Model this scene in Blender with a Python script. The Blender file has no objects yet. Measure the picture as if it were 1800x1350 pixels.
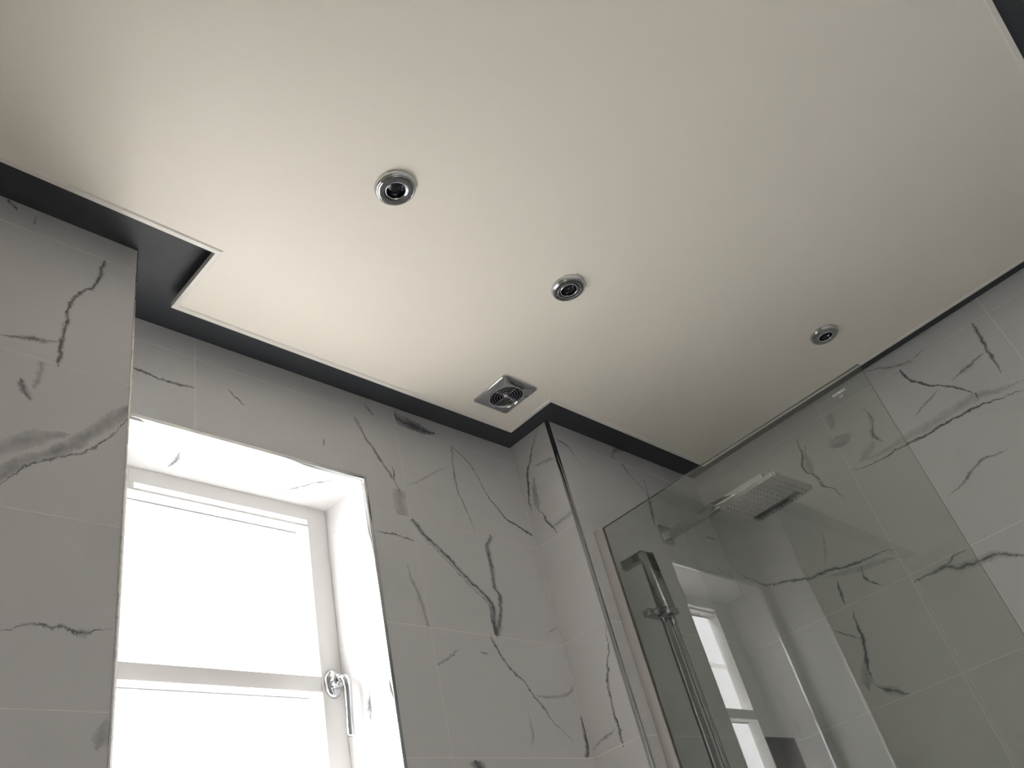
import bpy, bmesh, math, random
from mathutils import Vector, Matrix
random.seed(7)
scene = bpy.context.scene
COL = scene.collection

# ------------------------------------------------------------------ camera
cd = bpy.data.cameras.new('camera'); cam = bpy.data.objects.new('camera', cd); COL.objects.link(cam)
RI = Vector((0.69590153, -0.68261921, -0.22305173))
UP = Vector((-0.2946939, -0.55468696, 0.77812459))
FW = Vector((0.65488668, 0.47576611, 0.58717122))
m = Matrix((RI, UP, -FW)).transposed().to_4x4(); m.translation = Vector((0, 0, 0.95))
cam.matrix_world = m
cd.sensor_width = 36.0; cd.lens = 1469.83 / 1800 * 36; cd.clip_start = 0.01
scene.camera = cam

# ------------------------------------------------------------------ world: bright hazy daylight outside the window
w = bpy.data.worlds.new('sky'); scene.world = w; w.use_nodes = True
bg = w.node_tree.nodes['Background']
# hazy white sky above, sunlit surroundings at the horizon, darker ground straight below
_n = w.node_tree.nodes; _l = w.node_tree.links
tc = _n.new('ShaderNodeTexCoord'); sx = _n.new('ShaderNodeSeparateXYZ'); mr = _n.new('ShaderNodeMapRange'); cr = _n.new('ShaderNodeValToRGB')
mr.inputs['From Min'].default_value = -1.0; mr.inputs['From Max'].default_value = 1.0
_l.new(tc.outputs['Generated'], sx.inputs[0]); _l.new(sx.outputs[2], mr.inputs['Value']); _l.new(mr.outputs[0], cr.inputs[0])
for pos, colr in ((0.0, (0.14, 0.13, 0.12)), (0.20, (0.36, 0.34, 0.31)), (0.34, (0.86, 0.825, 0.77)), (0.46, (1.0, 0.97, 0.92)), (0.54, (1.0, 0.985, 0.96)), (1.0, (0.86, 0.87, 0.88))):
    if pos in (0.0, 1.0): e_ = cr.color_ramp.elements[int(pos)]
    else: e_ = cr.color_ramp.elements.new(pos)
    e_.position = pos; e_.color = (*colr, 1)
_l.new(cr.outputs[0], bg.inputs[0]); bg.inputs[1].default_value = 20.0
# daylight portal in the window opening
pl = bpy.data.lights.new('window_portal', 'AREA'); pl.shape = 'RECTANGLE'; pl.size = 0.62; pl.size_y = 1.04
po = bpy.data.objects.new('window_portal', pl); COL.objects.link(po)
po.location = (0.89, 1.675, 1.575); po.rotation_euler = (math.radians(-90), 0, 0)
pl.cycles.is_portal = True

# sun entering through the window, falling on the floor in front of the camera's feet
sl = bpy.data.lights.new('sun', 'SUN'); sl.energy = 54.0; sl.angle = math.radians(1.0); sl.color = (1.0, 0.965, 0.925)
so = bpy.data.objects.new('sun', sl); COL.objects.link(so)
so.rotation_euler = Vector((0.02, -math.cos(math.radians(59)), -math.sin(math.radians(59)))).to_track_quat('-Z', 'Y').to_euler()

scene.view_settings.view_transform = 'Standard'; scene.view_settings.look = 'None'
scene.view_settings.gamma = 1.0; scene.view_settings.use_curve_mapping = False
scene.view_settings.exposure = 0.0
scene.cycles.max_bounces = 12; scene.cycles.diffuse_bounces = 8; scene.cycles.glossy_bounces = 6
scene.cycles.transmission_bounces = 8; scene.cycles.transparent_max_bounces = 16
scene.cycles.sample_clamp_indirect = 12.0
scene.cycles.caustics_reflective = True

# ------------------------------------------------------------------ key dimensions (metres)
CEIL = 2.379; PAN = 2.34
YW, YS, YL = 1.408, 1.238, 1.221          # window wall, shower end wall, left projecting wall
XL, XP, XR = 0.523, 1.828, 2.659          # left pillar corner, right pillar corner, right wall
XB, YB = -0.90, -0.40                     # left wall and back wall (behind the camera)
WX0, WX1, WZ0, WZ1 = 0.57, 1.205, 1.05, 2.099   # window opening
YF = 1.58                                 # face of the window frame
G = 0.0006                                # joint recess

# marble vein centre lines in metres, measured along each wall
VEINS = {
'W': [
  ([(0.612, 2.23), (0.645, 2.224), (0.674, 2.22), (0.703, 2.221), (0.747, 2.228)], 0.0032, 0.75, 0.0, 0, 1, 1),
  ([(0.834, 2.255), (0.85, 2.238), (0.876, 2.218)], 0.0032, 0.7, 0.0, 0, 0, 0),
  ([(1.093, 2.196), (1.094, 2.184), (1.09, 2.167)], 0.0022, 0.5, 0.0043, 0.15, 0, 0),
  ([(1.182, 2.302), (1.201, 2.289), (1.218, 2.268), (1.23, 2.235), (1.252, 2.209), (1.272, 2.171), (1.294, 2.145), (1.308, 2.121), (1.318, 2.101), (1.321, 2.086)], 0.0028, 0.6, 0.0087, 0.3, 0, 0),
  ([(1.202, 2.301), (1.214, 2.276), (1.225, 2.248)], 0.0014, 0, 0.013, 0.3, 0, 0),
  ([(1.321, 2.093), (1.318, 2.07), (1.317, 2.044), (1.316, 2.016)], 0.0014, 0, 0.0246, 0.33, 1, 1),
  ([(1.309, 2.166), (1.311, 2.144), (1.311, 2.122)], 0.0032, 0.85, 0.0, 0, 0, 0),
  ([(1.351, 2.351), (1.366, 2.34), (1.413, 2.335), (1.455, 2.33), (1.499, 2.332)], 0.0032, 0.4, 0.0218, 0.75, 1, 0),
  ([(1.243, 2.358), (1.254, 2.342), (1.27, 2.322)], 0.0036, 0.4, 0.0087, 0.2, 0, 1),
  ([(1.555, 2.304), (1.586, 2.288), (1.622, 2.253), (1.639, 2.218), (1.659, 2.173), (1.686, 2.131), (1.728, 2.094), (1.776, 2.075), (1.825, 2.058)], 0.003, 0.9, 0.0058, 0.3, 0, 1),
  ([(1.557, 2.306), (1.545, 2.232), (1.542, 2.16), (1.557, 2.101), (1.578, 2.019)], 0.0032, 0.38, 0.0058, 0.1, 1, 0),
  ([(1.348, 2.116), (1.397, 2.143), (1.45, 2.179), (1.528, 2.228)], 0.0029, 0.2, 0.0058, 0.1, 0, 0),
  ([(1.351, 2.009), (1.378, 1.976), (1.42, 1.945), (1.463, 1.912), (1.499, 1.876), (1.546, 1.838), (1.569, 1.819), (1.581, 1.798), (1.577, 1.767), (1.572, 1.718)], 0.0051, 0.4, 0.013, 0.42, 1, 1),
  ([(1.345, 2.013), (1.371, 1.971), (1.413, 1.937), (1.454, 1.903), (1.49, 1.868), (1.535, 1.83), (1.56, 1.811), (1.569, 1.791), (1.568, 1.759), (1.571, 1.719)], 0.0025, 0.6, 0.0, 0, 0, 1),
  ([(1.636, 2.015), (1.611, 1.962), (1.611, 1.913), (1.604, 1.856), (1.616, 1.835), (1.612, 1.802), (1.594, 1.761), (1.575, 1.718)], 0.0058, 0.25, 0.0116, 0.42, 1, 1),
  ([(1.562, 1.767), (1.566, 1.744), (1.568, 1.718)], 0.0029, 0.7, 0.0, 0, 0, 1),
  ([(1.212, 1.954), (1.246, 1.952), (1.281, 1.955), (1.311, 1.949), (1.342, 1.949)], 0.0025, 0.65, 0.0, 0, 0, 1),
  ([(1.304, 1.878), (1.314, 1.833), (1.326, 1.794), (1.336, 1.75), (1.34, 1.718)], 0.0029, 0.25, 0.0087, 0.18, 0, 1),
  ([(1.549, 1.708), (1.567, 1.672), (1.59, 1.637), (1.612, 1.618), (1.64, 1.595), (1.654, 1.57), (1.68, 1.541), (1.704, 1.51), (1.766, 1.453)], 0.0035, 0.6, 0.0073, 0.15, 1, 0),
  ([(1.348, 1.623), (1.398, 1.649), (1.429, 1.67)], 0.0032, 0.45, 0.0, 0, 1, 0),
  ([(1.498, 1.668), (1.511, 1.667), (1.525, 1.666)], 0.0029, 0.5, 0.0, 0, 0, 0),
  ([(1.657, 1.568), (1.716, 1.567), (1.786, 1.578), (1.835, 1.603)], 0.0036, 0.25, 0.0073, 0.1, 0, 1),
  ([(1.827, 1.523), (1.823, 1.482), (1.82, 1.45), (1.802, 1.416)], 0.0041, 0.9, 0.013, 0.45, 0, 1),
  ([(1.412, 1.409), (1.422, 1.391), (1.431, 1.358), (1.426, 1.3)], 0.0116, 0.35, 0.0232, 0.5, 1, 0),
  ([(1.621, 1.527), (1.625, 1.505), (1.618, 1.466), (1.602, 1.437)], 0.0032, 0.25, 0.0073, 0.1, 0, 0),
  ([(1.771, 1.739), (1.795, 1.752), (1.82, 1.765)], 0.0022, 0.4, 0.0, 0, 0, 1),
],
'P': [
  ([(1.28, 2.369), (1.317, 2.332), (1.343, 2.288), (1.362, 2.264), (1.376, 2.213), (1.387, 2.169), (1.389, 2.133)], 0.0032, 0.9, 0.0085, 0.3, 0, 0),
  ([(1.348, 2.234), (1.357, 2.194), (1.361, 2.145), (1.362, 2.115)], 0.0017, 0, 0.0136, 0.45, 0, 0),
  ([(1.358, 2.113), (1.34, 2.066), (1.317, 2.021)], 0.0032, 0.7, 0.0068, 0.2, 0, 0),
  ([(1.333, 2.265), (1.307, 2.259), (1.268, 2.25), (1.248, 2.228)], 0.0034, 0.25, 0.0102, 0.2, 0, 0),
  ([(1.336, 2.058), (1.304, 2.047), (1.248, 2.052)], 0.0034, 0.15, 0.0102, 0.2, 0, 1),
  ([(1.252, 1.704), (1.259, 1.659), (1.281, 1.608), (1.301, 1.544), (1.304, 1.488), (1.304, 1.461), (1.306, 1.417)], 0.0031, 0.75, 0.0068, 0.15, 0, 1),
  ([(1.401, 1.436), (1.359, 1.447), (1.312, 1.456)], 0.0041, 0.45, 0.0, 0, 0, 0),
],
'L': [
  ([(0.458, 2.306), (0.444, 2.239), (0.41, 2.18), (0.402, 2.143), (0.399, 2.081), (0.395, 2.017)], 0.0029, 0.6, 0.0065, 0.22, 1, 1),
  ([(0.3, 2.043), (0.336, 2.051), (0.375, 2.059), (0.4, 2.069)], 0.0033, 0.35, 0.0078, 0.25, 0, 0),
  ([(0.371, 2.005), (0.369, 1.979), (0.364, 1.946)], 0.0026, 0.15, 0.0065, 0.2, 1, 0),
  ([(0.341, 1.963), (0.348, 1.944), (0.362, 1.923)], 0.0052, 0.35, 0.0117, 0.3, 0, 0),
  ([(0.523, 1.938), (0.513, 1.924), (0.483, 1.875), (0.445, 1.841), (0.409, 1.821), (0.375, 1.8), (0.336, 1.754), (0.295, 1.713)], 0.0022, 0.5, 0.0039, 0.2, 1, 0),
  ([(0.522, 1.961), (0.48, 1.909), (0.446, 1.87), (0.408, 1.832), (0.374, 1.81), (0.334, 1.767), (0.294, 1.722)], 0.0013, 0, 0.0169, 0.42, 1, 0),
  ([(0.425, 1.871), (0.391, 1.857), (0.358, 1.838), (0.328, 1.816), (0.284, 1.79)], 0.0013, 0, 0.0208, 0.34, 0, 0),
  ([(0.364, 1.522), (0.372, 1.524), (0.406, 1.534), (0.432, 1.532), (0.443, 1.537), (0.455, 1.533), (0.474, 1.528), (0.492, 1.537), (0.516, 1.538)], 0.0026, 0.45, 0.0039, 0.2, 0, 0),
  ([(0.46, 1.531), (0.474, 1.528), (0.491, 1.535)], 0.0013, 0, 0.0078, 0.35, 0, 0),
  ([(0.271, 2.375), (0.281, 2.367), (0.292, 2.358)], 0.0039, 0.7, 0.0, 0, 1, 0),
  ([(0.324, 2.365), (0.322, 2.337)], 0.0033, 0.3, 0.0, 0, 0, 1),
  ([(0.506, 1.361), (0.511, 1.384), (0.516, 1.404)], 0.0013, 0, 0.013, 0.3, 0, 0),
],
'R': [
  ([(0.409, 2.304), (0.407, 2.283), (0.402, 2.258), (0.38, 2.235), (0.36, 2.209), (0.336, 2.189), (0.313, 2.171), (0.294, 2.149), (0.278, 2.125), (0.265, 2.103)], 0.0036, 0.75, 0.006, 0.35, 1, 0),
  ([(0.264, 2.111), (0.265, 2.099), (0.274, 2.09)], 0.003, 0.7, 0.0, 0, 0, 0),
  ([(0.343, 2.181), (0.4, 2.162), (0.454, 2.142)], 0.0036, 0.45, 0.0, 0, 0, 0),
  ([(0.182, 2.208), (0.237, 2.196), (0.298, 2.181)], 0.004, 0.45, 0.01, 0.15, 0, 0),
  ([(0.157, 2.309), (0.163, 2.233), (0.168, 2.197), (0.17, 2.165), (0.172, 2.126)], 0.004, 0.6, 0.008, 0.25, 1, 0),
  ([(0.15, 2.045), (0.225, 2.057), (0.288, 2.07), (0.351, 2.073), (0.399, 2.074), (0.441, 2.071), (0.484, 2.075), (0.533, 2.078), (0.587, 2.075), (0.643, 2.079), (0.702, 2.095)], 0.0036, 0.7, 0.006, 0.2, 0, 0),
  ([(0.136, 2.069), (0.216, 2.082), (0.278, 2.099), (0.348, 2.099), (0.414, 2.092), (0.489, 2.097), (0.571, 2.094), (0.649, 2.103)], 0.002, 0, 0.018, 0.25, 0, 0),
  ([(0.277, 1.912), (0.317, 1.913), (0.345, 1.922), (0.371, 1.913), (0.404, 1.901), (0.439, 1.883), (0.488, 1.87)], 0.0036, 0.45, 0.008, 0.15, 0, 0),
  ([(0.575, 2.262), (0.567, 2.248), (0.565, 2.225), (0.572, 2.196), (0.586, 2.165), (0.57, 2.123)], 0.0036, 0.4, 0.012, 0.25, 0, 0),
  ([(0.589, 2.16), (0.608, 2.129), (0.669, 2.106)], 0.002, 0, 0.018, 0.28, 0, 0),
  ([(0.788, 2.315), (0.817, 2.28), (0.826, 2.229), (0.843, 2.184), (0.82, 2.145), (0.807, 2.089), (0.782, 2.069), (0.769, 2.026)], 0.0032, 0.6, 0.008, 0.2, 0, 0),
  ([(0.805, 2.253), (0.822, 2.192), (0.822, 2.147)], 0.002, 0, 0.018, 0.3, 0, 0),
  ([(0.682, 2.306), (0.684, 2.271), (0.701, 2.251)], 0.002, 0, 0.016, 0.25, 1, 0),
  ([(0.359, 1.615), (0.4, 1.628), (0.433, 1.647), (0.473, 1.665), (0.506, 1.666), (0.56, 1.672), (0.614, 1.693), (0.651, 1.693), (0.701, 1.691)], 0.0044, 0.4, 0.014, 0.35, 0, 0),
  ([(0.526, 1.71), (0.563, 1.708), (0.606, 1.695), (0.637, 1.695)], 0.004, 0.4, 0.01, 0.2, 0, 0),
  ([(0.71, 1.802), (0.724, 1.812), (0.776, 1.816), (0.84, 1.821), (0.934, 1.841), (0.984, 1.842), (1.016, 1.855), (1.073, 1.873), (1.133, 1.89), (1.172, 1.924), (1.208, 1.967), (1.227, 2.005)], 0.0034, 0.6, 0.01, 0.22, 0, 0),
  ([(0.703, 1.779), (0.775, 1.792), (0.849, 1.803), (0.943, 1.824)], 0.002, 0, 0.012, 0.25, 0, 0),
  ([(0.822, 1.806), (0.828, 1.779), (0.816, 1.751), (0.784, 1.719)], 0.0036, 0.75, 0.0, 0, 0, 0),
  ([(0.913, 1.795), (0.918, 1.758), (0.923, 1.722)], 0.004, 0.6, 0.008, 0.2, 0, 0),
  ([(1.0, 1.673), (0.962, 1.641), (0.922, 1.609)], 0.0032, 0.6, 0.0, 0, 0, 0),
  ([(0.908, 1.692), (0.913, 1.672), (0.917, 1.618), (0.927, 1.575), (0.938, 1.549), (0.951, 1.49)], 0.0044, 0.7, 0.01, 0.3, 0, 0),
  ([(0.934, 1.565), (0.963, 1.506), (0.973, 1.466)], 0.002, 0, 0.018, 0.35, 0, 0),
  ([(0.957, 1.495), (0.934, 1.46), (0.901, 1.441), (0.865, 1.417)], 0.004, 0.4, 0.016, 0.35, 0, 0),
  ([(0.883, 1.971), (0.897, 1.915), (0.93, 1.849)], 0.004, 0.25, 0.0, 0, 0, 0),
  ([(0.505, 2.373), (0.465, 2.355), (0.427, 2.333), (0.365, 2.315), (0.318, 2.323)], 0.004, 0.4, 0.01, 0.12, 0, 0),
],
'H': [
  ([(2.181, 2.316), (2.211, 2.274), (2.247, 2.245), (2.279, 2.219), (2.27, 2.185), (2.27, 2.154)], 0.0028, 0.7, 0.0038, 0.2, 1, 0),
  ([(2.282, 2.219), (2.27, 2.168), (2.258, 2.121), (2.252, 2.088)], 0.0038, 0.4, 0.0133, 0.4, 0, 0),
  ([(2.288, 2.285), (2.288, 2.248), (2.282, 2.219)], 0.0034, 0.5, 0.0, 0, 0, 0),
  ([(1.845, 2.315), (1.889, 2.303), (1.916, 2.276), (1.944, 2.237)], 0.0036, 0.6, 0.0057, 0.1, 0, 0),
  ([(2.158, 2.358), (2.191, 2.375), (2.236, 2.388)], 0.0057, 0.4, 0.0152, 0.25, 1, 0),
  ([(2.137, 2.326), (2.159, 2.361)], 0.0038, 0.5, 0.0, 0, 1, 0),
  ([(2.561, 2.112), (2.607, 2.114), (2.657, 2.114)], 0.0032, 0.6, 0.0, 0, 0, 0),
  ([(2.731, 2.148), (2.808, 2.144)], 0.0032, 0.5, 0.0, 0, 0, 0),
  ([(2.543, 2.02), (2.563, 1.995), (2.59, 1.965)], 0.0032, 0.35, 0.0, 0, 0, 0),
],
'T': [
  ([(0.755, 1.487), (0.76, 1.512), (0.762, 1.552)], 0.006, 0.5, 0.0105, 0.3, 0, 0),
  ([(0.932, 1.486), (0.942, 1.497)], 0.0045, 0.5, 0.0, 0, 0, 0),
  ([(1.044, 1.554), (1.073, 1.512), (1.11, 1.468), (1.141, 1.434)], 0.0024, 0.5, 0.0075, 0.3, 0, 0),
],
'J': [
  ([(1.49, 1.588), (1.493, 1.555), (1.496, 1.521)], 0.0064, 0.6, 0.0128, 0.3, 0, 0),
  ([(1.544, 1.719), (1.53, 1.698)], 0.0032, 0.4, 0.0, 0, 0, 0),
],
}


# ------------------------------------------------------------------ materials
def new_mat(name):
    m = bpy.data.materials.new(name); m.use_nodes = True
    nt = m.node_tree; b = nt.nodes['Principled BSDF']
    return m, nt, b
def simple(name, col, rough=0.5, metal=0.0, spec=0.5, bump=None):
    m, nt, b = new_mat(name)
    b.inputs['Base Color'].default_value = (*col, 1); b.inputs['Roughness'].default_value = rough
    b.inputs['Metallic'].default_value = metal; b.inputs['Specular IOR Level'].default_value = spec
    n = nt.nodes.new('ShaderNodeTexNoise'); n.inputs['Scale'].default_value = bump[0] if bump else 60
    g = nt.nodes.new('ShaderNodeNewGeometry'); nt.links.new(g.outputs['Position'], n.inputs['Vector'])
    if bump:
        bp = nt.nodes.new('ShaderNodeBump'); bp.inputs['Strength'].default_value = bump[1]; bp.inputs['Distance'].default_value = 0.001
        nt.links.new(n.outputs['Fac'], bp.inputs['Height']); nt.links.new(bp.outputs[0], b.inputs['Normal'])
    mr = nt.nodes.new('ShaderNodeMapRange'); mr.inputs['To Min'].default_value = rough * 0.9; mr.inputs['To Max'].default_value = rough * 1.1
    nt.links.new(n.outputs['Fac'], mr.inputs['Value']); nt.links.new(mr.outputs[0], b.inputs['Roughness'])
    return m

class NB:                                  # tiny helper to write node maths
    def __init__(s, nt): s.nt = nt
    def m(s, op, a, b=None, c=None, clamp=False):
        n = s.nt.nodes.new('ShaderNodeMath'); n.operation = op; n.use_clamp = clamp
        for i, v in enumerate((a, b, c)):
            if v is None: continue
            if isinstance(v, (int, float)): n.inputs[i].default_value = v
            else: s.nt.links.new(v, n.inputs[i])
        return n.outputs[0]
    def curve(s, x, pts, smooth=True):
        n = s.nt.nodes.new('ShaderNodeFloatCurve'); c = n.mapping.curves[0]
        while len(c.points) > 2: c.points.remove(c.points[1])
        c.points[0].location = pts[0]; c.points[-1].location = pts[-1]
        for p in pts[1:-1]: c.points.new(*p)
        for p in c.points: p.handle_type = 'AUTO_CLAMPED' if smooth else 'VECTOR'
        n.mapping.extend = 'HORIZONTAL'; n.mapping.update(); n.inputs['Factor'].default_value = 1
        s.nt.links.new(x, n.inputs['Value']); return n.outputs[0]
    def noise(s, vec, scale, detail=3, rough=0.6, out='Fac'):
        n = s.nt.nodes.new('ShaderNodeTexNoise'); n.inputs['Scale'].default_value = scale
        n.inputs['Detail'].default_value = detail; n.inputs['Roughness'].default_value = rough
        s.nt.links.new(vec, n.inputs['Vector']); return n.outputs[out]

MARBLE = (0.70, 0.695, 0.70)
def marble(name, key, axes, generic='low'):
    m, nt, b = new_mat(name); N = NB(nt); L = nt.links
    g = nt.nodes.new('ShaderNodeNewGeometry'); sp = nt.nodes.new('ShaderNodeSeparateXYZ'); L.new(g.outputs['Position'], sp.inputs[0])
    wn = nt.nodes.new('ShaderNodeSeparateColor'); L.new(N.noise(g.outputs['Position'], 34, 8, 0.78, 'Color'), wn.inputs[0])
    A = N.m('ADD', sp.outputs[axes[0]], N.m('MULTIPLY_ADD', wn.outputs[0], 0.030, -0.015))
    B = N.m('ADD', sp.outputs[axes[1]], N.m('MULTIPLY_ADD', wn.outputs[1], 0.030, -0.015))
    core = halo = None
    for pts, w, s_, hw, hs, h0, h1 in VEINS.get(key, []):
        ra = max(p[0] for p in pts) - min(p[0] for p in pts); rb = max(p[1] for p in pts) - min(p[1] for p in pts)
        q = [(p[0], p[1]) if ra >= rb else (p[1], p[0]) for p in pts]
        if q[0][0] > q[-1][0]: q.reverse(); h0, h1 = h1, h0
        mono = [q[0]]
        for p in q[1:]:
            if p[0] > mono[-1][0] + 0.0015: mono.append(p)
        q = mono
        if len(q) < 2: continue
        u0, u1 = q[0][0], q[-1][0]; v0 = min(p[1] for p in q); v1 = max(p[1] for p in q) + 1e-4
        k = 0.94 / (u1 - u0)
        U, V = (A, B) if ra >= rb else (B, A)
        t = N.m('MULTIPLY_ADD', U, k, 0.03 - u0 * k)
        f = N.curve(t, [((p[0] - u0) * k + 0.03, (p[1] - v0) / (v1 - v0)) for p in q])
        d = N.m('ABSOLUTE', N.m('SUBTRACT', V, N.m('MULTIPLY_ADD', f, v1 - v0, v0)))
        wc = N.curve(t, [(0, 0), (0.035, 1.0 if h0 else 0.15), (0.3, 0.95), (0.6, 1.0), (0.965, 1.0 if h1 else 0.15), (1, 0)], False)
        if w > 0.0016 and s_ > 0:
            c = N.m('SUBTRACT', 1.0, N.m('DIVIDE', d, N.m('MULTIPLY_ADD', wc, w * 1.35, 1e-5)), clamp=True)
            c = N.m('MULTIPLY', N.m('POWER', c, 0.8), s_ * 1.35); core = c if core is None else N.m('MAXIMUM', core, c)
        if hw > 0:
            c = N.m('SUBTRACT', 1.0, N.m('DIVIDE', d, N.m('MULTIPLY_ADD', wc, hw, 1e-5)), clamp=True)
            c = N.m('MULTIPLY', N.m('POWER', c, 0.5), min(hs * 1.35, 1.0)); halo = c if halo is None else N.m('MAXIMUM', halo, c)
    # faint clouds and, per tile, a few natural veins where nothing was measured
    oi = nt.nodes.new('ShaderNodeObjectInfo'); off = nt.nodes.new('ShaderNodeVectorMath'); off.operation = 'ADD'
    sc = N.m('MULTIPLY', oi.outputs['Random'], 37.0); cb = nt.nodes.new('ShaderNodeCombineXYZ')
    for i in range(3): L.new(sc, cb.inputs[i])
    L.new(g.outputs['Position'], off.inputs[0]); L.new(cb.outputs[0], off.inputs[1]); P = off.outputs[0]
    r = N.m('ABSOLUTE', N.m('SUBTRACT', N.noise(P, 2.6, 6, 0.62), 0.5))
    line = N.m('SUBTRACT', 1.0, N.m('MULTIPLY', r, 42.0), clamp=True)
    soft = N.m('SUBTRACT', 1.0, N.m('MULTIPLY', r, 9.0), clamp=True)
    gate = N.m('MULTIPLY', N.m('SUBTRACT', N.noise(P, 3.3, 1), 0.5), 6.0, clamp=True)
    amt = 1.0
    if generic == 'low':                   # measured walls: only below the measured part
        amt = N.m('MULTIPLY', N.m('SUBTRACT', 1.28, sp.outputs[2]), 10.0, clamp=True)
    elif generic == 'none': amt = 0.0
    gen = N.m('MULTIPLY', N.m('MULTIPLY', N.m('ADD', N.m('MULTIPLY', line, 0.5), N.m('MULTIPLY', soft, 0.22)), gate), amt)
    mod = N.m('MULTIPLY_ADD', N.noise(g.outputs['Position'], 55, 3), 2.3, -0.15)
    tot = gen
    if core is not None: tot = N.m('ADD', tot, N.m('MULTIPLY', core, mod))
    if halo is not None: tot = N.m('ADD', tot, N.m('MULTIPLY', halo, N.m('MULTIPLY_ADD', N.noise(g.outputs['Position'], 30, 5, 0.7), 2.0, -0.1)))
    tot = N.m('ADD', tot, N.m('MULTIPLY', N.m('SUBTRACT', N.noise(P, 4.0, 4), 0.52), 0.45, clamp=True), clamp=True)
    mx = nt.nodes.new('ShaderNodeMix'); mx.data_type = 'RGBA'; L.new(tot, mx.inputs[0])
    mx.inputs[6].default_value = (*MARBLE, 1); mx.inputs[7].default_value = (0.13, 0.135, 0.15, 1)
    L.new(mx.outputs[2], b.inputs['Base Color'])
    b.inputs['Roughness'].default_value = 0.28; b.inputs['Specular IOR Level'].default_value = 0.42
    return m

M = {}
M['W'] = marble('marble_window_wall', 'W', (0, 2)); M['P'] = marble('marble_pillar_side', 'P', (1, 2))
M['L'] = marble('marble_left_wall', 'L', (0, 2)); M['R'] = marble('marble_right_wall', 'R', (1, 2))
M['H'] = marble('marble_shower_wall', 'H', (0, 2)); M['T'] = marble('marble_soffit', 'T', (0, 1), 'none')
M['J'] = marble('marble_jamb', 'J', (1, 2), 'none'); M['any'] = marble('marble_plain', 'none', (0, 2), 'all')
M['grout'] = simple('grout', (0.92, 0.89, 0.87), 0.9, bump=(900, 0.3))
M['white'] = simple('panel_paint', (0.86, 0.828, 0.755), 0.42, spec=0.35, bump=(260, 0.12))
M['trimwhite'] = simple('edge_trim_plastic', (0.80, 0.785, 0.74), 0.35)
M['dark'] = simple('dark_grey_ceiling_paint', (0.052, 0.058, 0.068), 0.6, bump=(200, 0.1))
M['chrome'] = simple('chrome', (0.60, 0.615, 0.63), 0.07, 1.0)
M['bright'] = simple('bright_chrome', (0.90, 0.90, 0.92), 0.06, 1.0)
M['channel'] = simple('brushed_channel', (0.62, 0.60, 0.585), 0.5, 0.6)
M['shade'] = simple('shower_chrome', (0.40, 0.415, 0.42), 0.13, 1.0)
M['smoke'] = simple('dark_chrome', (0.36, 0.375, 0.39), 0.10, 1.0)
M['satin'] = simple('satin_aluminium', (0.72, 0.70, 0.68), 0.28, 1.0)
M['upvc'] = simple('window_paint', (0.84, 0.83, 0.81), 0.35)
M['rubber'] = simple('gasket_rubber', (0.22, 0.22, 0.24), 0.6)
M['black'] = simple('black_plastic', (0.012, 0.013, 0.018), 0.8, spec=0.1)
M['nozzle'] = simple('grey_silicone', (0.13, 0.135, 0.135), 0.6)
M['floor'] = simple('floor_tile', (0.52, 0.49, 0.44), 0.5)
M['plaster'] = simple('wall_plaster', (0.78, 0.80, 0.84), 0.7, bump=(90, 0.1))
M['warmwall'] = simple('warm_wall_paint', (0.74, 0.62, 0.47), 0.7, bump=(90, 0.1))
M['niche'] = simple('charcoal_niche_tile', (0.06, 0.062, 0.062), 0.4)
M['stone'] = simple('exterior_ledge_stone', (0.6, 0.57, 0.5), 0.8)

def glass_mat(name, tint, rough=0.0):
    m = bpy.data.materials.new(name); m.use_nodes = True; nt = m.node_tree; nt.nodes.clear(); N = NB(nt)
    out = nt.nodes.new('ShaderNodeOutputMaterial'); tr = nt.nodes.new('ShaderNodeBsdfTransparent'); tr.inputs[0].default_value = (*tint, 1)
    gl = nt.nodes.new('ShaderNodeBsdfGlossy'); gl.inputs['Roughness'].default_value = rough
    fr = nt.nodes.new('ShaderNodeFresnel'); fr.inputs['IOR'].default_value = 1.5
    g = nt.nodes.new('ShaderNodeNewGeometry')
    R2 = N.m('DIVIDE', N.m('MULTIPLY', fr.outputs[0], 2.0), N.m('ADD', fr.outputs[0], 1.0))
    fac = N.m('MULTIPLY', R2, N.m('SUBTRACT', 1.0, g.outputs['Backfacing']), clamp=True)
    mx = nt.nodes.new('ShaderNodeMixShader'); nt.links.new(fac, mx.inputs[0]); nt.links.new(tr.outputs[0], mx.inputs[1]); nt.links.new(gl.outputs[0], mx.inputs[2])
    nt.links.new(mx.outputs[0], out.inputs[0]); return m
M['pane'] = glass_mat('window_glass', (0.97, 0.97, 0.97))
M['shower_glass'] = glass_mat('shower_glass', (0.885, 0.905, 0.885))
M['glass_edge'] = simple('glass_edge_green', (0.10, 0.12, 0.11), 0.15)
def translucent(name, col, t=0.75):
    m, nt, b = new_mat(name); tl = nt.nodes.new('ShaderNodeBsdfTranslucent'); tl.inputs[0].default_value = (*col, 1)
    mx = nt.nodes.new('ShaderNodeMixShader'); mx.inputs[0].default_value = t; b.inputs['Base Color'].default_value = (*col, 1)
    out = nt.nodes['Material Output']; nt.links.new(b.outputs[0], mx.inputs[1]); nt.links.new(tl.outputs[0], mx.inputs[2]); nt.links.new(mx.outputs[0], out.inputs[0]); return m
M['opal'] = translucent('opal_plastic', (0.95, 0.95, 0.95), 0.9); M['muntin'] = translucent('opal_bar', (0.85, 0.85, 0.85), 0.8)

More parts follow.
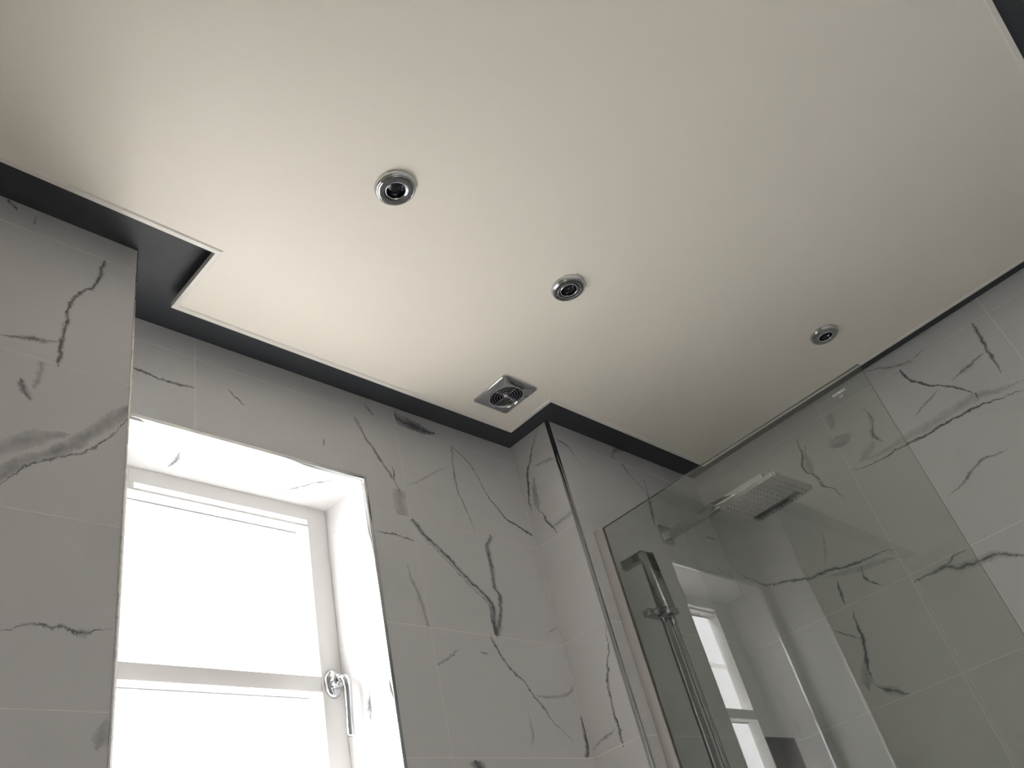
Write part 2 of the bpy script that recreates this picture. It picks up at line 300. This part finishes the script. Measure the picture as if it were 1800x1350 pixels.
# ------------------------------------------------------------------ mesh helpers
def link(name, me, mat, parent=None, smooth=False):
    o = bpy.data.objects.new(name, me); COL.objects.link(o)
    for mm in (mat if isinstance(mat, (list, tuple)) else [mat]):
        if len(me.materials) < (len(mat) if isinstance(mat, (list, tuple)) else 1): me.materials.append(mm)
    if parent: o.parent = parent; o.matrix_parent_inverse = parent.matrix_basis.inverted()
    if smooth:
        for p in me.polygons: p.use_smooth = True
    return o
def bm_obj(name, bm, mat, parent=None, smooth=False, auto=None):
    if auto is not None:
        for e in bm.edges:
            if len(e.link_faces) == 2 and e.calc_face_angle(0) > math.radians(auto): e.smooth = False
        smooth = True
    bmesh.ops.recalc_face_normals(bm, faces=bm.faces[:])
    me = bpy.data.meshes.new(name); bm.to_mesh(me); bm.free()
    return link(name, me, mat, parent, smooth)
def add_box(bm, x0, x1, y0, y1, z0, z1, bevel=0.0, seg=2):
    r = bmesh.ops.create_cube(bm, size=1.0)
    for v in r['verts']:
        v.co = Vector((x0 + (v.co.x + .5) * (x1 - x0), y0 + (v.co.y + .5) * (y1 - y0), z0 + (v.co.z + .5) * (z1 - z0)))
    if bevel: bmesh.ops.bevel(bm, geom=list({e for v in r['verts'] for e in v.link_edges}), offset=bevel, segments=seg, affect='EDGES', profile=0.6)
def box(name, dims, mat, parent=None, bevel=0.0, seg=2):
    bm = bmesh.new(); add_box(bm, *dims, bevel=bevel, seg=seg); return bm_obj(name, bm, mat, parent, auto=40 if bevel else None)
def boxes(name, lst, mat, parent=None, bevel=0.0):
    bm = bmesh.new()
    for d in lst: add_box(bm, *d, bevel=bevel)
    return bm_obj(name, bm, mat, parent, auto=40 if bevel else None)
def lathe(bm, prof, origin, axis='z', n=48, sx=1.0, sy=1.0):
    rings = []
    def put(r, h, a):
        c, s = math.cos(a) * r * sx, math.sin(a) * r * sy
        return Vector(origin) + (Vector((c, s, h)) if axis == 'z' else Vector((c, h, s)) if axis == 'y' else Vector((h, c, s)))
    for r, h in prof:
        rings.append([bm.verts.new(put(r, h, 2 * math.pi * i / n)) for i in range(n)] if r > 1e-6 else [bm.verts.new(put(0, h, 0))])
    for a, b in zip(rings, rings[1:]):
        for i in range(n):
            j = (i + 1) % n
            if len(a) == 1 and len(b) == 1: continue
            if len(a) == 1: bm.faces.new((a[0], b[i], b[j]))
            elif len(b) == 1: bm.faces.new((a[i], a[j], b[0]))
            else: bm.faces.new((a[i], a[j], b[j], b[i]))
def sweep(bm, pts, radii, n=12, flat=1.0, flat_axis=Vector((1, 0, 0)), caps=True):
    rings = []; P = [Vector(p) for p in pts]
    for i, p in enumerate(P):
        t = (P[min(i + 1, len(P) - 1)] - P[max(i - 1, 0)]).normalized()
        u = (flat_axis - t * flat_axis.dot(t)).normalized(); v = t.cross(u)
        r = radii[i] if isinstance(radii, (list, tuple)) else radii
        rings.append([bm.verts.new(p + u * math.cos(a) * r + v * math.sin(a) * r * flat) for a in (2 * math.pi * k / n for k in range(n))])
    for a, b in zip(rings, rings[1:]):
        for i in range(n): bm.faces.new((a[i], a[(i + 1) % n], b[(i + 1) % n], b[i]))
    if caps: bm.faces.new(rings[0]); bm.faces.new(rings[-1])
def empty(name, loc, label=None, cat=None, group=None):
    o = bpy.data.objects.new(name, None); COL.objects.link(o); o.location = loc; o.empty_display_size = 0.05
    if label: o['label'] = label
    if cat: o['category'] = cat
    if group: o['group'] = group
    return o
def struct(o, label=None):
    o['kind'] = 'structure'
    if label: o['label'] = label
    return o

# tile field: every tile its own object; plane = (axis, value, sign of the visible normal)
def tiles(parent, mat, axis, val, sign, ulines, vlines, hole=None, gap=0.0010):
    ua, va = [i for i in range(3) if i != axis]
    for i in range(len(ulines) - 1):
        for j in range(len(vlines) - 1):
            u0, u1, v0, v1 = ulines[i] + gap, ulines[i + 1] - gap, vlines[j] + gap, vlines[j + 1] - gap
            if u1 - u0 < 0.004 or v1 - v0 < 0.004: continue
            us, vs = [u0, u1], [v0, v1]
            if hole:
                us += [h for h in hole[:2] if u0 + 1e-4 < h < u1 - 1e-4]; vs += [h for h in hole[2:] if v0 + 1e-4 < h < v1 - 1e-4]
            us.sort(); vs.sort(); keep = set()
            for a in range(len(us) - 1):
                for b in range(len(vs) - 1):
                    cu, cv = (us[a] + us[a + 1]) / 2, (vs[b] + vs[b + 1]) / 2
                    if not (hole and hole[0] < cu < hole[1] and hole[2] < cv < hole[3]): keep.add((a, b))
            if not keep: continue
            bm = bmesh.new(); cache = {}
            def V(u, v, d):
                k = (round(u, 5), round(v, 5), d)
                if k not in cache:
                    co = [0, 0, 0]; co[axis] = val - sign * d; co[ua] = u; co[va] = v; cache[k] = bm.verts.new(co)
                return cache[k]
            for (a, b) in keep:
                bm.faces.new((V(us[a], vs[b], 0), V(us[a + 1], vs[b], 0), V(us[a + 1], vs[b + 1], 0), V(us[a], vs[b + 1], 0)))
                for (da, db, p, q) in ((-1, 0, (0, 0), (0, 1)), (1, 0, (1, 0), (1, 1)), (0, -1, (0, 0), (1, 0)), (0, 1, (0, 1), (1, 1))):
                    if (a + da, b + db) in keep: continue
                    P0 = (us[a + p[0]], vs[b + p[1]]); P1 = (us[a + q[0]], vs[b + q[1]])
                    bm.faces.new((V(*P0, 0), V(*P1, 0), V(*P1, G), V(*P0, G)))
            bm_obj('tile', bm, mat, parent)
ZL = [0.0] + [2.315 - 0.3 * k for k in range(7, -1, -1)] + [CEIL]

# ------------------------------------------------------------------ structure
struct(box('floor', (XB - .1, XR + .1, YB - .1, YW + .1, -0.1, 0.0), M['floor']), 'grey bathroom floor')
ceil = struct(box('ceiling', (XB - .1, XR + .1, YB - .1, 1.62, CEIL, CEIL + 0.12), M['dark']), 'dark grey painted ceiling above the white panel')

ww = struct(boxes('wall_window', [
    (XL - .04, WX0 - G, YW + G, 1.66, 0, CEIL), (WX1 + G, XP + .04, YW + G, 1.66, 0, CEIL),
    (WX0 - G, WX1 + G, YW + G, 1.66, 0, WZ0 - G), (WX0 - G, WX1 + G, YW + G, 1.66, WZ1 + G, CEIL)], M['grout']), 'grey veined marble tiled wall around the window')
tiles(ww, M['W'], 1, YW, -1, [XL, 0.75, 1.346, XP], ZL, hole=(WX0, WX1, WZ0, WZ1))
tiles(ww, M['T'], 2, WZ1, -1, [WX0, 1.1995, WX1] if 0 else [WX0, WX1], [YW, YF])
tiles(ww, M['J'], 0, WX1, -1, [YW, YF], [WZ0, 1.115, 1.415, 1.715, 2.015, WZ1])
tiles(ww, M['J'], 0, WX0, 1, [YW, YF], [WZ0, 1.115, 1.415, 1.715, 2.015, WZ1])
tiles(ww, M['any'], 2, WZ0, 1, [WX0, WX1], [YW, YF])

wl = struct(box('wall_front_left', (XB, XL - G, YL + G, 1.66, 0, CEIL), M['grout']), 'projecting marble tiled wall left of the window')
tiles(wl, M['L'], 1, YL, -1, [XB, -0.677, -0.077, XL], ZL)
tiles(wl, M['any'], 0, XL, 1, [YL, YW], ZL)

NX0, NX1, NZ0, NZ1 = 2.438, 2.61, 1.118, 1.4155    # small dark niche in the shower end wall
ws = struct(boxes('wall_front_right', [
    (XP + G, NX0 - .006, YS + G, 1.66, 0, CEIL), (NX1 + .006, XR + .1, YS + G, 1.66, 0, CEIL),
    (NX0 - .006, NX1 + .006, YS + G, 1.66, 0, NZ0 - .006), (NX0 - .006, NX1 + .006, YS + G, 1.66, NZ1 + .006, CEIL),
    (NX0 - .006, NX1 + .006, 1.34, 1.66, NZ0 - .006, NZ1 + .006)], M['grout']), 'marble tiled end wall of the shower')
tiles(ws, M['H'], 1, YS, -1, [XP, 2.43, XR], ZL, hole=(NX0, NX1, NZ0, NZ1))
tiles(ws, M['P'], 0, XP, -1, [YS, YW], ZL)
bm = bmesh.new()
t_ = 0.005
for d in ((NX0 - t_, NX0, YS - .001, 1.339, NZ0 - t_, NZ1 + t_), (NX1, NX1 + t_, YS - .001, 1.339, NZ0 - t_, NZ1 + t_),
          (NX0, NX1, YS - .001, 1.339, NZ0 - t_, NZ0), (NX0, NX1, YS - .001, 1.339, NZ1, NZ1 + t_), (NX0, NX1, 1.331, 1.339, NZ0, NZ1)):
    add_box(bm, *d)
n_ = bm_obj('niche_lining', bm, M['niche'], ws); n_['label'] = 'small charcoal recessed niche'

wr = struct(box('wall_right', (XR + G, XR + .12, YB - .1, YS, 0, CEIL), M['grout']), 'veined marble tiled wall on the right behind the shower glass')
ZR = [z for z in ZL if abs(z - 2.015) > .01]
tiles(wr, M['R'], 0, XR, -1, [YB, 0.105, 0.705, YS], ZR)
wb = struct(box('wall_back', (XB - .1, XR + .1, YB - .1, YB, 0, CEIL), M['plaster']), 'plain wall opposite the window')
wlf = struct(box('wall_left', (XB - .1, XB, YB, YL, 0, CEIL), M['warmwall']), 'plain wall on the left side of the room')

# chrome tile trims on the outer corners
def trim(name, lst, mat=M['chrome'], label=None):
    o = boxes(name, lst, mat, bevel=0.0008); return struct(o, label)
trim('trim_1', [(XL - .0015, XL + .0016, YL - .0016, YL + .009, 0, CEIL - .001)], M['satin'], 'thin metal corner trim on the left tiled wall')
trim('trim_2', [(XP - .0016, XP + .0085, YS - .0016, YS + .009, 0, CEIL - .001)], M['chrome'], 'chrome corner trim on the right tiled pillar')
trim('trim_3', [(WX1 - .0014, WX1 + .008, YW - .0016, YW + .009, WZ0, WZ1 + .008)], M['chrome'], 'chrome trim down the right edge of the window recess')
trim('trim_4', [(WX0 - .008, WX1 - .0014, YW - .0016, YW + .009, WZ1 - .0014, WZ1 + .008)], M['chrome'], 'chrome trim along the top edge of the window recess')
trim('trim_5', [(WX0 - .008, WX0 + .0014, YW - .0016, YW + .009, WZ0, WZ1 - .0015)], M['chrome'], 'chrome trim down the left edge of the window recess')

# ------------------------------------------------------------------ window
win = struct(empty('window_1', (0.89, YF, WZ0)), 'white framed window with two panes and a chrome lever handle')
XA, XC = 0.684, 1.147
FB = 1.626
boxes('frame_stile', [(WX0, XA, YF, FB, WZ0, WZ1)], M['upvc'], win, bevel=.0015)
boxes('frame_stile', [(XC, WX1, YF, FB, WZ0, WZ1)], M['upvc'], win, bevel=.0015)
boxes('top_rail', [(XA, XC, YF, 1.602, 2.0605, WZ1), (XA, XC, YF, FB, 2.040, 2.0465),
                   (XA, 0.697, YF, FB, 2.0465, 2.0605), (1.1565, 1.158, YF + .001, FB, 2.0465, 2.0605)], M['upvc'], win)
box('vent_strip', (0.697, XC + .0095, YF + .0015, YF + .004, 2.0465, 2.0605), M['opal'], win)['label'] = 'bright slim vent strip along the top of the window'
box('middle_rail', (XA, XC, YF, FB, 1.614, 1.650), M['upvc'], win, bevel=.0012)
box('bottom_rail', (XA, XC, YF, FB, WZ0, WZ0 + .055), M['upvc'], win, bevel=.0012)
for a, b in ((1.650, 2.040), (WZ0 + .055, 1.614)):
    box('pane', (XA, XC, 1.618, 1.622, a, b), M['pane'], win)
    boxes('gasket', [(XA + .012, XC - .012, 1.614, 1.6178, b - .0028, b - .001)], M['rubber'], win)
box('glazing_bar', (XA, XC, 1.6225, 1.6255, 1.829, 1.845), M['muntin'], win)
bm = bmesh.new()
lathe(bm, [(0, -.012), (.72, -.012), (.86, -.010), (.97, -.006), (1.0, -.001), (1.0, 0)], (0, 0, 0), 'y', 40, .024, .034)
for v in bm.verts: v.co += Vector((1.176, YF, 1.634))
han = bm_obj('handle', bm, M['chrome'], win, auto=50)
bm = bmesh.new(); lathe(bm, [(.0155, 0), (.0155, -.013), (.014, -.0155), (0, -.0155)], (1.176, YF - .0115, 1.634), 'y', 32)
bm_obj('spindle_collar', bm, M['chrome'], han, auto=40)
bm = bmesh.new()
path = [(1.176, 1.556, 1.634), (1.176, 1.544, 1.635), (1.1765, 1.534, 1.632), (1.177, 1.529, 1.622), (1.1775, 1.5275, 1.605), (1.178, 1.529, 1.58), (1.1785, 1.532, 1.55), (1.179, 1.5345, 1.52), (1.179, 1.535, 1.506), (1.179, 1.535, 1.502)]
sweep(bm, path, [.010, .0105, .011, .0105, .0095, .0088, .0085, .0092, .009, .006], 20, .72)
bm_obj('lever', bm, M['chrome'], han, auto=60)
# outside: stone ledge below the window
struct(box('trim_6', (0.45, 1.33, 1.665, 1.80, 0.99, 1.04), M['stone']), 'stone ledge outside the window')

# ------------------------------------------------------------------ suspended ceiling panel
PT = [(-0.79, -0.29), (-0.79, 1.112), (0.637, 1.112), (0.637, 1.302), (1.718, 1.302), (1.718, 1.130), (2.548, 1.130), (2.548, -0.29)]
pan = empty('ceiling_panel', (1.0, 0.5, PAN), 'large white panel stepped at its edge, hung below the dark ceiling', 'ceiling panel')
def inset(pts, d):
    out = []; n = len(pts)
    for i in range(n):
        p0, p1, p2 = Vector(pts[i - 1]), Vector(pts[i]), Vector(pts[(i + 1) % n])
        e1 = (p1 - p0).normalized(); e2 = (p2 - p1).normalized()
        n1 = Vector((e1.y, -e1.x)); n2 = Vector((e2.y, -e2.x))
        out.append(p1 + (n1 + n2) * d)      # all corners are right angles
    return out
def prism(name, pts, z0, z1, mat, parent):
    bm = bmesh.new(); lo = [bm.verts.new((*p, z0)) for p in pts]; hi = [bm.verts.new((*p, z1)) for p in pts]
    bm.faces.new(lo); bm.faces.new(hi)
    for i in range(len(pts)): j = (i + 1) % len(pts); bm.faces.new((lo[i], lo[j], hi[j], hi[i]))
    return bm_obj(name, bm, mat, parent)
prism('board', inset(PT, 0.001), PAN, PAN + .012, M['white'], pan)
prism('mounting_frame', inset(PT, 0.055), PAN + .012, CEIL, M['dark'], pan)
OUT = PT; INN = inset(PT, 0.013)
for i in range(len(PT)):
    j = (i + 1) % len(PT); a, b, c, d = Vector(OUT[i]), Vector(OUT[j]), Vector(INN[j]), Vector(INN[i])
    mid1 = [d.lerp(a, .25), c.lerp(b, .25)]
    bm = bmesh.new()
    sec = [(d, PAN), (mid1[0], PAN - .003), (a, PAN - .003), (a, PAN + .013), (d, PAN + .0005)]
    sec2 = [(c, PAN), (mid1[1], PAN - .003), (b, PAN - .003), (b, PAN + .013), (c, PAN + .0005)]
    A_ = [bm.verts.new((p.x, p.y, z)) for p, z in sec]; B_ = [bm.verts.new((p.x, p.y, z)) for p, z in sec2]
    for k in range(5): bm.faces.new((A_[k], A_[(k + 1) % 5], B_[(k + 1) % 5], B_[k]))
    bm.faces.new(A_); bm.faces.new(B_)
    bm_obj('edge_trim', bm, M['trimwhite'], pan)

# ------------------------------------------------------------------ downlights
def downlight(loc, label, src=None):
    t = empty('downlight', loc, label, 'downlight', 'downlights in the white ceiling panel')
    if src:
        for ch in src.children:
            c = ch.copy(); c.parent = t; c.matrix_parent_inverse.identity(); COL.objects.link(c)
        return t
    def part(n, prof, mat, seg=64):
        bm = bmesh.new(); lathe(bm, prof, (0, 0, 0), 'z', seg); o = bm_obj(n, bm, mat, None, auto=35); o.parent = t; return o
    part('bezel', [(.0372, -.0001), (.0438, -.0001), (.0440, -.0020), (.0432, -.0036), (.0426, -.0065), (.0416, -.0088), (.0398, -.0103), (.0384, -.0108), (.0372, -.0104)], M['chrome'])
    part('face_ring', [(.0378, -.0100), (.0370, -.0112), (.0355, -.0117), (.0225, -.0117), (.0218, -.0113)], M['smoke'])
    part('inner_lip', [(.0219, -.0110), (.0214, -.0121), (.0208, -.0122), (.0203, -.0116), (.0201, -.0100)], M['bright'])
    part('reflector', [(.0203, -.0110), (.0190, -.0060), (.0175, -.001), (.0165, -.0002)], M['gun'])
    part('lamp_lens', [(.0172, -.0008), (.012, -.0020), (.006, -.0026), (0, -.0028)], M['lens'], 32)
    return t
M['gun'] = simple('dark_reflector', (0.10, 0.105, 0.115), 0.25, 1.0)
M['lens'] = simple('unlit_lamp_lens', (0.015, 0.017, 0.02), 0.12)
d0 = downlight((0.847, 0.764, PAN), 'unlit chrome downlight nearest the left end of the panel, largest of three')
bpy.context.view_layer.update()
downlight((1.400, 0.768, PAN), 'unlit chrome downlight in the middle of the panel near the extractor fan', d0)
downlight((2.264, 0.474, PAN), 'unlit chrome downlight near the shower glass, smallest of three', d0)

# ------------------------------------------------------------------ extractor fan
FX, FY, FH = 1.5665, 1.170, 0.0685
fan = empty('extractor_fan', (FX, FY, PAN), 'square chrome extractor fan with round black grille beside the downlights', 'extractor fan')
bm = bmesh.new(); n = 64; rings = []
R0 = 0.0482
for k in range(9):
    f = k / 8; ring = []
    for i in range(n):
        a = 2 * math.pi * (i + .5) / n; c, s = math.cos(a), math.sin(a)
        sq = FH / max(abs(c), abs(s)); r = R0 + (sq - R0) * f
        x, y = c * r, s * r; u, v = x / FH, y / FH
        h = 0.0135 * (1 - abs(u) ** 2.6) ** .8 * (1 - abs(v) ** 2.6) ** .8 if f < 1 else 0
        ring.append(bm.verts.new((FX + x, FY + y, PAN - .0035 - h)))
    rings.append(ring)
top = [bm.verts.new((v.co.x, v.co.y, PAN)) for v in rings[-1]]; rings.append(top)
inn = [bm.verts.new((FX + (v.co.x - FX) * .97, FY + (v.co.y - FY) * .97, PAN - .004)) for v in rings[0]]; rings.insert(0, inn)
for a, b in zip(rings, rings[1:]):
    for i in range(n): bm.faces.new((a[i], a[(i + 1) % n], b[(i + 1) % n], b[i]))
bm_obj('cover_plate', bm, M['chrome'], fan, auto=60)
bm = bmesh.new(); lathe(bm, [(.0472, -.0060), (.0470, -.0012), (0, -.0012)], (FX, FY, PAN), 'z', 48)
bm_obj('fan_throat', bm, M['black'], fan)
bm = bmesh.new()
for r in (.0105, .0185, .0265, .0345, .0420):
    pts = [(FX + r * math.cos(2 * math.pi * i / 40), FY + r * math.sin(2 * math.pi * i / 40), PAN - .0075) for i in range(41)]
    sweep(bm, pts, .0009, 6, 1.0, Vector((0, 0, 1)), caps=False)
for a in (0, math.pi / 2, math.pi, 1.5 * math.pi):
    sweep(bm, [(FX + .004 * math.cos(a), FY + .004 * math.sin(a), PAN - .0075), (FX + .0482 * math.cos(a), FY + .0482 * math.sin(a), PAN - .0075)], .0010, 6, 1.0, Vector((0, 0, 1)))
bm_obj('wire_grille', bm, M['chrome'], fan, smooth=True)
bm = bmesh.new(); lathe(bm, [(0, -.0095), (.0040, -.0092), (.0065, -.0075), (.0065, -.0012)], (FX, FY, PAN), 'z', 24)
bm_obj('hub', bm, M['satin'], fan, smooth=True)

# ------------------------------------------------------------------ shower glass
GX = 1.893
sg = empty('shower_screen', (GX, 0.80, 0.0), 'tall clear glass shower screen fixed to the wall beside the pillar', 'shower screen')
bm = bmesh.new(); add_box(bm, GX, GX + .008, .364, 1.222, .012, 1.99)
ob = bm_obj('glass_pane', bm, [M['shower_glass'], M['glass_edge']], sg)
for p in ob.data.polygons:
    if abs(p.normal.x) < .5: p.material_index = 1
boxes('wall_channel', [(GX - .004, GX - .0005, 1.206, YS - .0005, .0, 1.992), (GX + .0085, GX + .012, 1.206, YS - .0005, .0, 1.992), (GX - .0005, GX + .0085, 1.223, YS - .0005, .0, 1.992)], M['channel'], sg)
box('floor_channel', (GX - .004, GX + .012, .364, 1.206, 0, .012), M['satin'], sg)
def text_obj(name, body, size, loc, parent, mat):
    cu = bpy.data.curves.new(name, 'FONT'); cu.body = body; cu.size = size; cu.align_x = 'CENTER'; cu.extrude = 0.00005; cu.offset = 0.0002
    o = bpy.data.objects.new(name, cu); COL.objects.link(o)
    dg = bpy.context.evaluated_depsgraph_get(); me = bpy.data.meshes.new_from_object(o.evaluated_get(dg)); bpy.data.objects.remove(o)
    R_ = Matrix(((0, 0, -1), (-1, 0, 0), (0, 1, 0))).to_4x4(); R_.translation = Vector(loc); me.transform(R_)
    me.materials.clear(); return link(name, me, mat, parent)
M['etch'] = simple('etched_mark', (0.90, 0.90, 0.88), 0.6)
text_obj('etched_lettering', 'ROMAN', 0.0095, (GX - .0002, .437, 1.948), sg, M['etch'])
text_obj('etched_lettering', 'CE', 0.0085, (GX - .0002, .437, 1.937), sg, M['etch'])

# ------------------------------------------------------------------ rain shower
AX, AZ = 2.290, 2.060
sh = empty('rain_shower', (AX, YS, AZ), 'rectangular chrome rain shower head on a straight wall arm', 'shower head')
bm = bmesh.new(); add_box(bm, AX - .030, AX + .030, YS - .010, YS, AZ - .032, AZ + .032, .0015); bm_obj('wall_flange', bm, M['chrome'], sh, auto=40)
bm = bmesh.new(); add_box(bm, AX - .0125, AX + .0125, .846, YS - .010, AZ - .020, AZ + .007, .001); bm_obj('arm', bm, M['chrome'], sh, auto=40)
bm = bmesh.new(); lathe(bm, [(0, -.019), (.014, -.019), (.014, -.025), (.018, -.027), (.018, -.034), (.012, -.037), (.016, -.043), (.021, -.0525)], (AX, .950, AZ), 'z', 32)
bm_obj('swivel_joint', bm, M['chrome'], sh, auto=40)
M['strip'] = simple('reflection_and_spray_dark', (0.07, 0.075, 0.08), 0.35)  # dark tone for the painted reflection on the head and for the spray plate
M['headchrome'] = simple('grey_chrome', (0.55, 0.56, 0.565), 0.16, 1.0)
hc = Vector((2.302, .872, 1.994)); yaw = math.radians(-3.5)
RZ = Matrix.Translation(hc) @ Matrix.Rotation(yaw, 4, 'Z')
bm = bmesh.new(); add_box(bm, -.112, .112, -.103, .103, 0, .0135, .0)
bmesh.ops.bevel(bm, geom=[e for e in bm.edges if abs(e.verts[0].co.z - e.verts[1].co.z) > .005], offset=.006, segments=4, affect='EDGES')
bmesh.ops.bevel(bm, geom=[e for e in bm.edges if abs(e.verts[0].co.z - e.verts[1].co.z) < .001], offset=.0008, segments=1, affect='EDGES')
bmesh.ops.transform(bm, matrix=RZ, verts=bm.verts[:]); head = bm_obj('head_plate', bm, M['headchrome'], sh, auto=40)
bm = bmesh.new()
for i in range(12):
    for j in range(10):
        r = bmesh.ops.create_cone(bm, cap_ends=True, segments=8, radius1=.0016, radius2=.0021, depth=.0022)
        for v in r['verts']: v.co += Vector((-.095 + i * .0173 + (.004 if j % 2 else -.004), -.086 + j * .0191, -.0011))
bmesh.ops.transform(bm, matrix=RZ, verts=bm.verts[:]); nz = bm_obj('nozzle_field', bm, M['nozzle'], head); nz['kind'] = 'stuff'; nz['label'] = 'rows of small dark silicone nozzles'

bm = bmesh.new(); add_box(bm, .058, .088, -.072, .092, -.0006, .0004); bmesh.ops.transform(bm, matrix=RZ, verts=bm.verts[:])  # reflection on the underside of the head, painted as a thin dark inlay
o_ = bm_obj('painted_reflection', bm, M['strip'], head); o_['label'] = 'painted dark reflection along one edge of the head'
# ------------------------------------------------------------------ slide rail, hand shower, hose
RX, RY = 1.992, 1.168
sr = empty('shower_rail', (RX, YS, 1.3), 'vertical chrome riser rail on the wall behind the glass', 'shower rail')
def cbox(n, d, par, b=.0012, mat=None): 
    return box(n, d, mat or M['shade'], par, bevel=b)
cbox('wall_bracket', (RX - .013, RX + .013, RY - .008, YS, 1.886, 1.912), sr, .003)
cbox('rail', (RX - .012, RX + .012, RY - .006, RY + .006, 1.16, 1.910), sr, .0025)
cbox('wall_bracket', (RX - .013, RX + .013, RY - .008, YS, 1.165, 1.191), sr, .003)
cbox('slider', (1.912, 2.020, RY - .010, RY + .012, 1.704, 1.724), sr, .003)
bm = bmesh.new(); lathe(bm, [(0, 0), (.010, 0), (.011, -.002), (.011, -.012), (.0, -.012)], (RX - .052, RY - .009, 1.714), 'y', 24); bm_obj('slider_knob', bm, M['shade'], sr, auto=40)
cbox('holder', (1.958, 2.006, RY - .044, RY - .010, 1.702, 1.7205), sr, .004)
hs = empty('hand_shower', (1.985, RY - .032, 1.722), 'slim flat chrome hand shower standing in the rail holder', 'hand shower')
tilt = Matrix.Translation((1.983, RY - .027, 1.7215)) @ Matrix.Rotation(math.radians(-5.5), 4, 'Y')
def tb(n, d, par, b, mat=M['shade']):
    bm = bmesh.new(); add_box(bm, *d, bevel=b); bmesh.ops.transform(bm, matrix=tilt, verts=bm.verts[:]); return bm_obj(n, bm, mat, par, auto=40)
hb = tb('body', (-.0185, .0185, -.0125, .0125, .001, .166), hs, .0015)
tb('connector', (-.0075, .0075, -.0075, .0075, -.046, -.0215), hs, .003)
sp_ = tb('spray_plate', (-.0165, .0165, -.0138, -.0118, .106, .161), hb, .0006, M['strip'])
bm = bmesh.new()
for i in range(5):
    for j in range(9):
        r = bmesh.ops.create_cone(bm, cap_ends=True, segments=6, radius1=.0011, radius2=.0014, depth=.002)
        for v in r['verts']: v.co = Vector((v.co.x - .0128 + i * .0064, v.co.z - .0145, v.co.y + .110 + j * .0058))
bmesh.ops.transform(bm, matrix=tilt, verts=bm.verts[:]); k_ = bm_obj('nozzle_field', bm, M['black'], hb); k_['kind'] = 'stuff'
bm = bmesh.new()
hp = []
for i in range(240):
    t = i / 239
    # leaves the handset, hangs down next to the rail and loops up to the outlet below the frame
    if t < .62: u = t / .62; P = Vector((1.987 + .004 * math.sin(u * 3), RY - .027 - .005 * u, 1.676 - u * .88))
    else: u = (t - .62) / .38; a = math.pi * u; P = Vector((2.0385 - .05 * math.cos(a), RY - .032 + .05 * u, .796 - .10 * math.sin(a)))
    hp.append(P)
ho = []
for i, P in enumerate(hp): ho.append(.0078 if i % 2 else .0066)
sweep(bm, hp, ho, 12, 1.0, Vector((0, 1, .01)))
hose = bm_obj('shower_hose', bm, M['shade'], smooth=True); hose['label'] = 'ribbed chrome hose hanging from the hand shower beside the rail'; hose['category'] = 'hose'
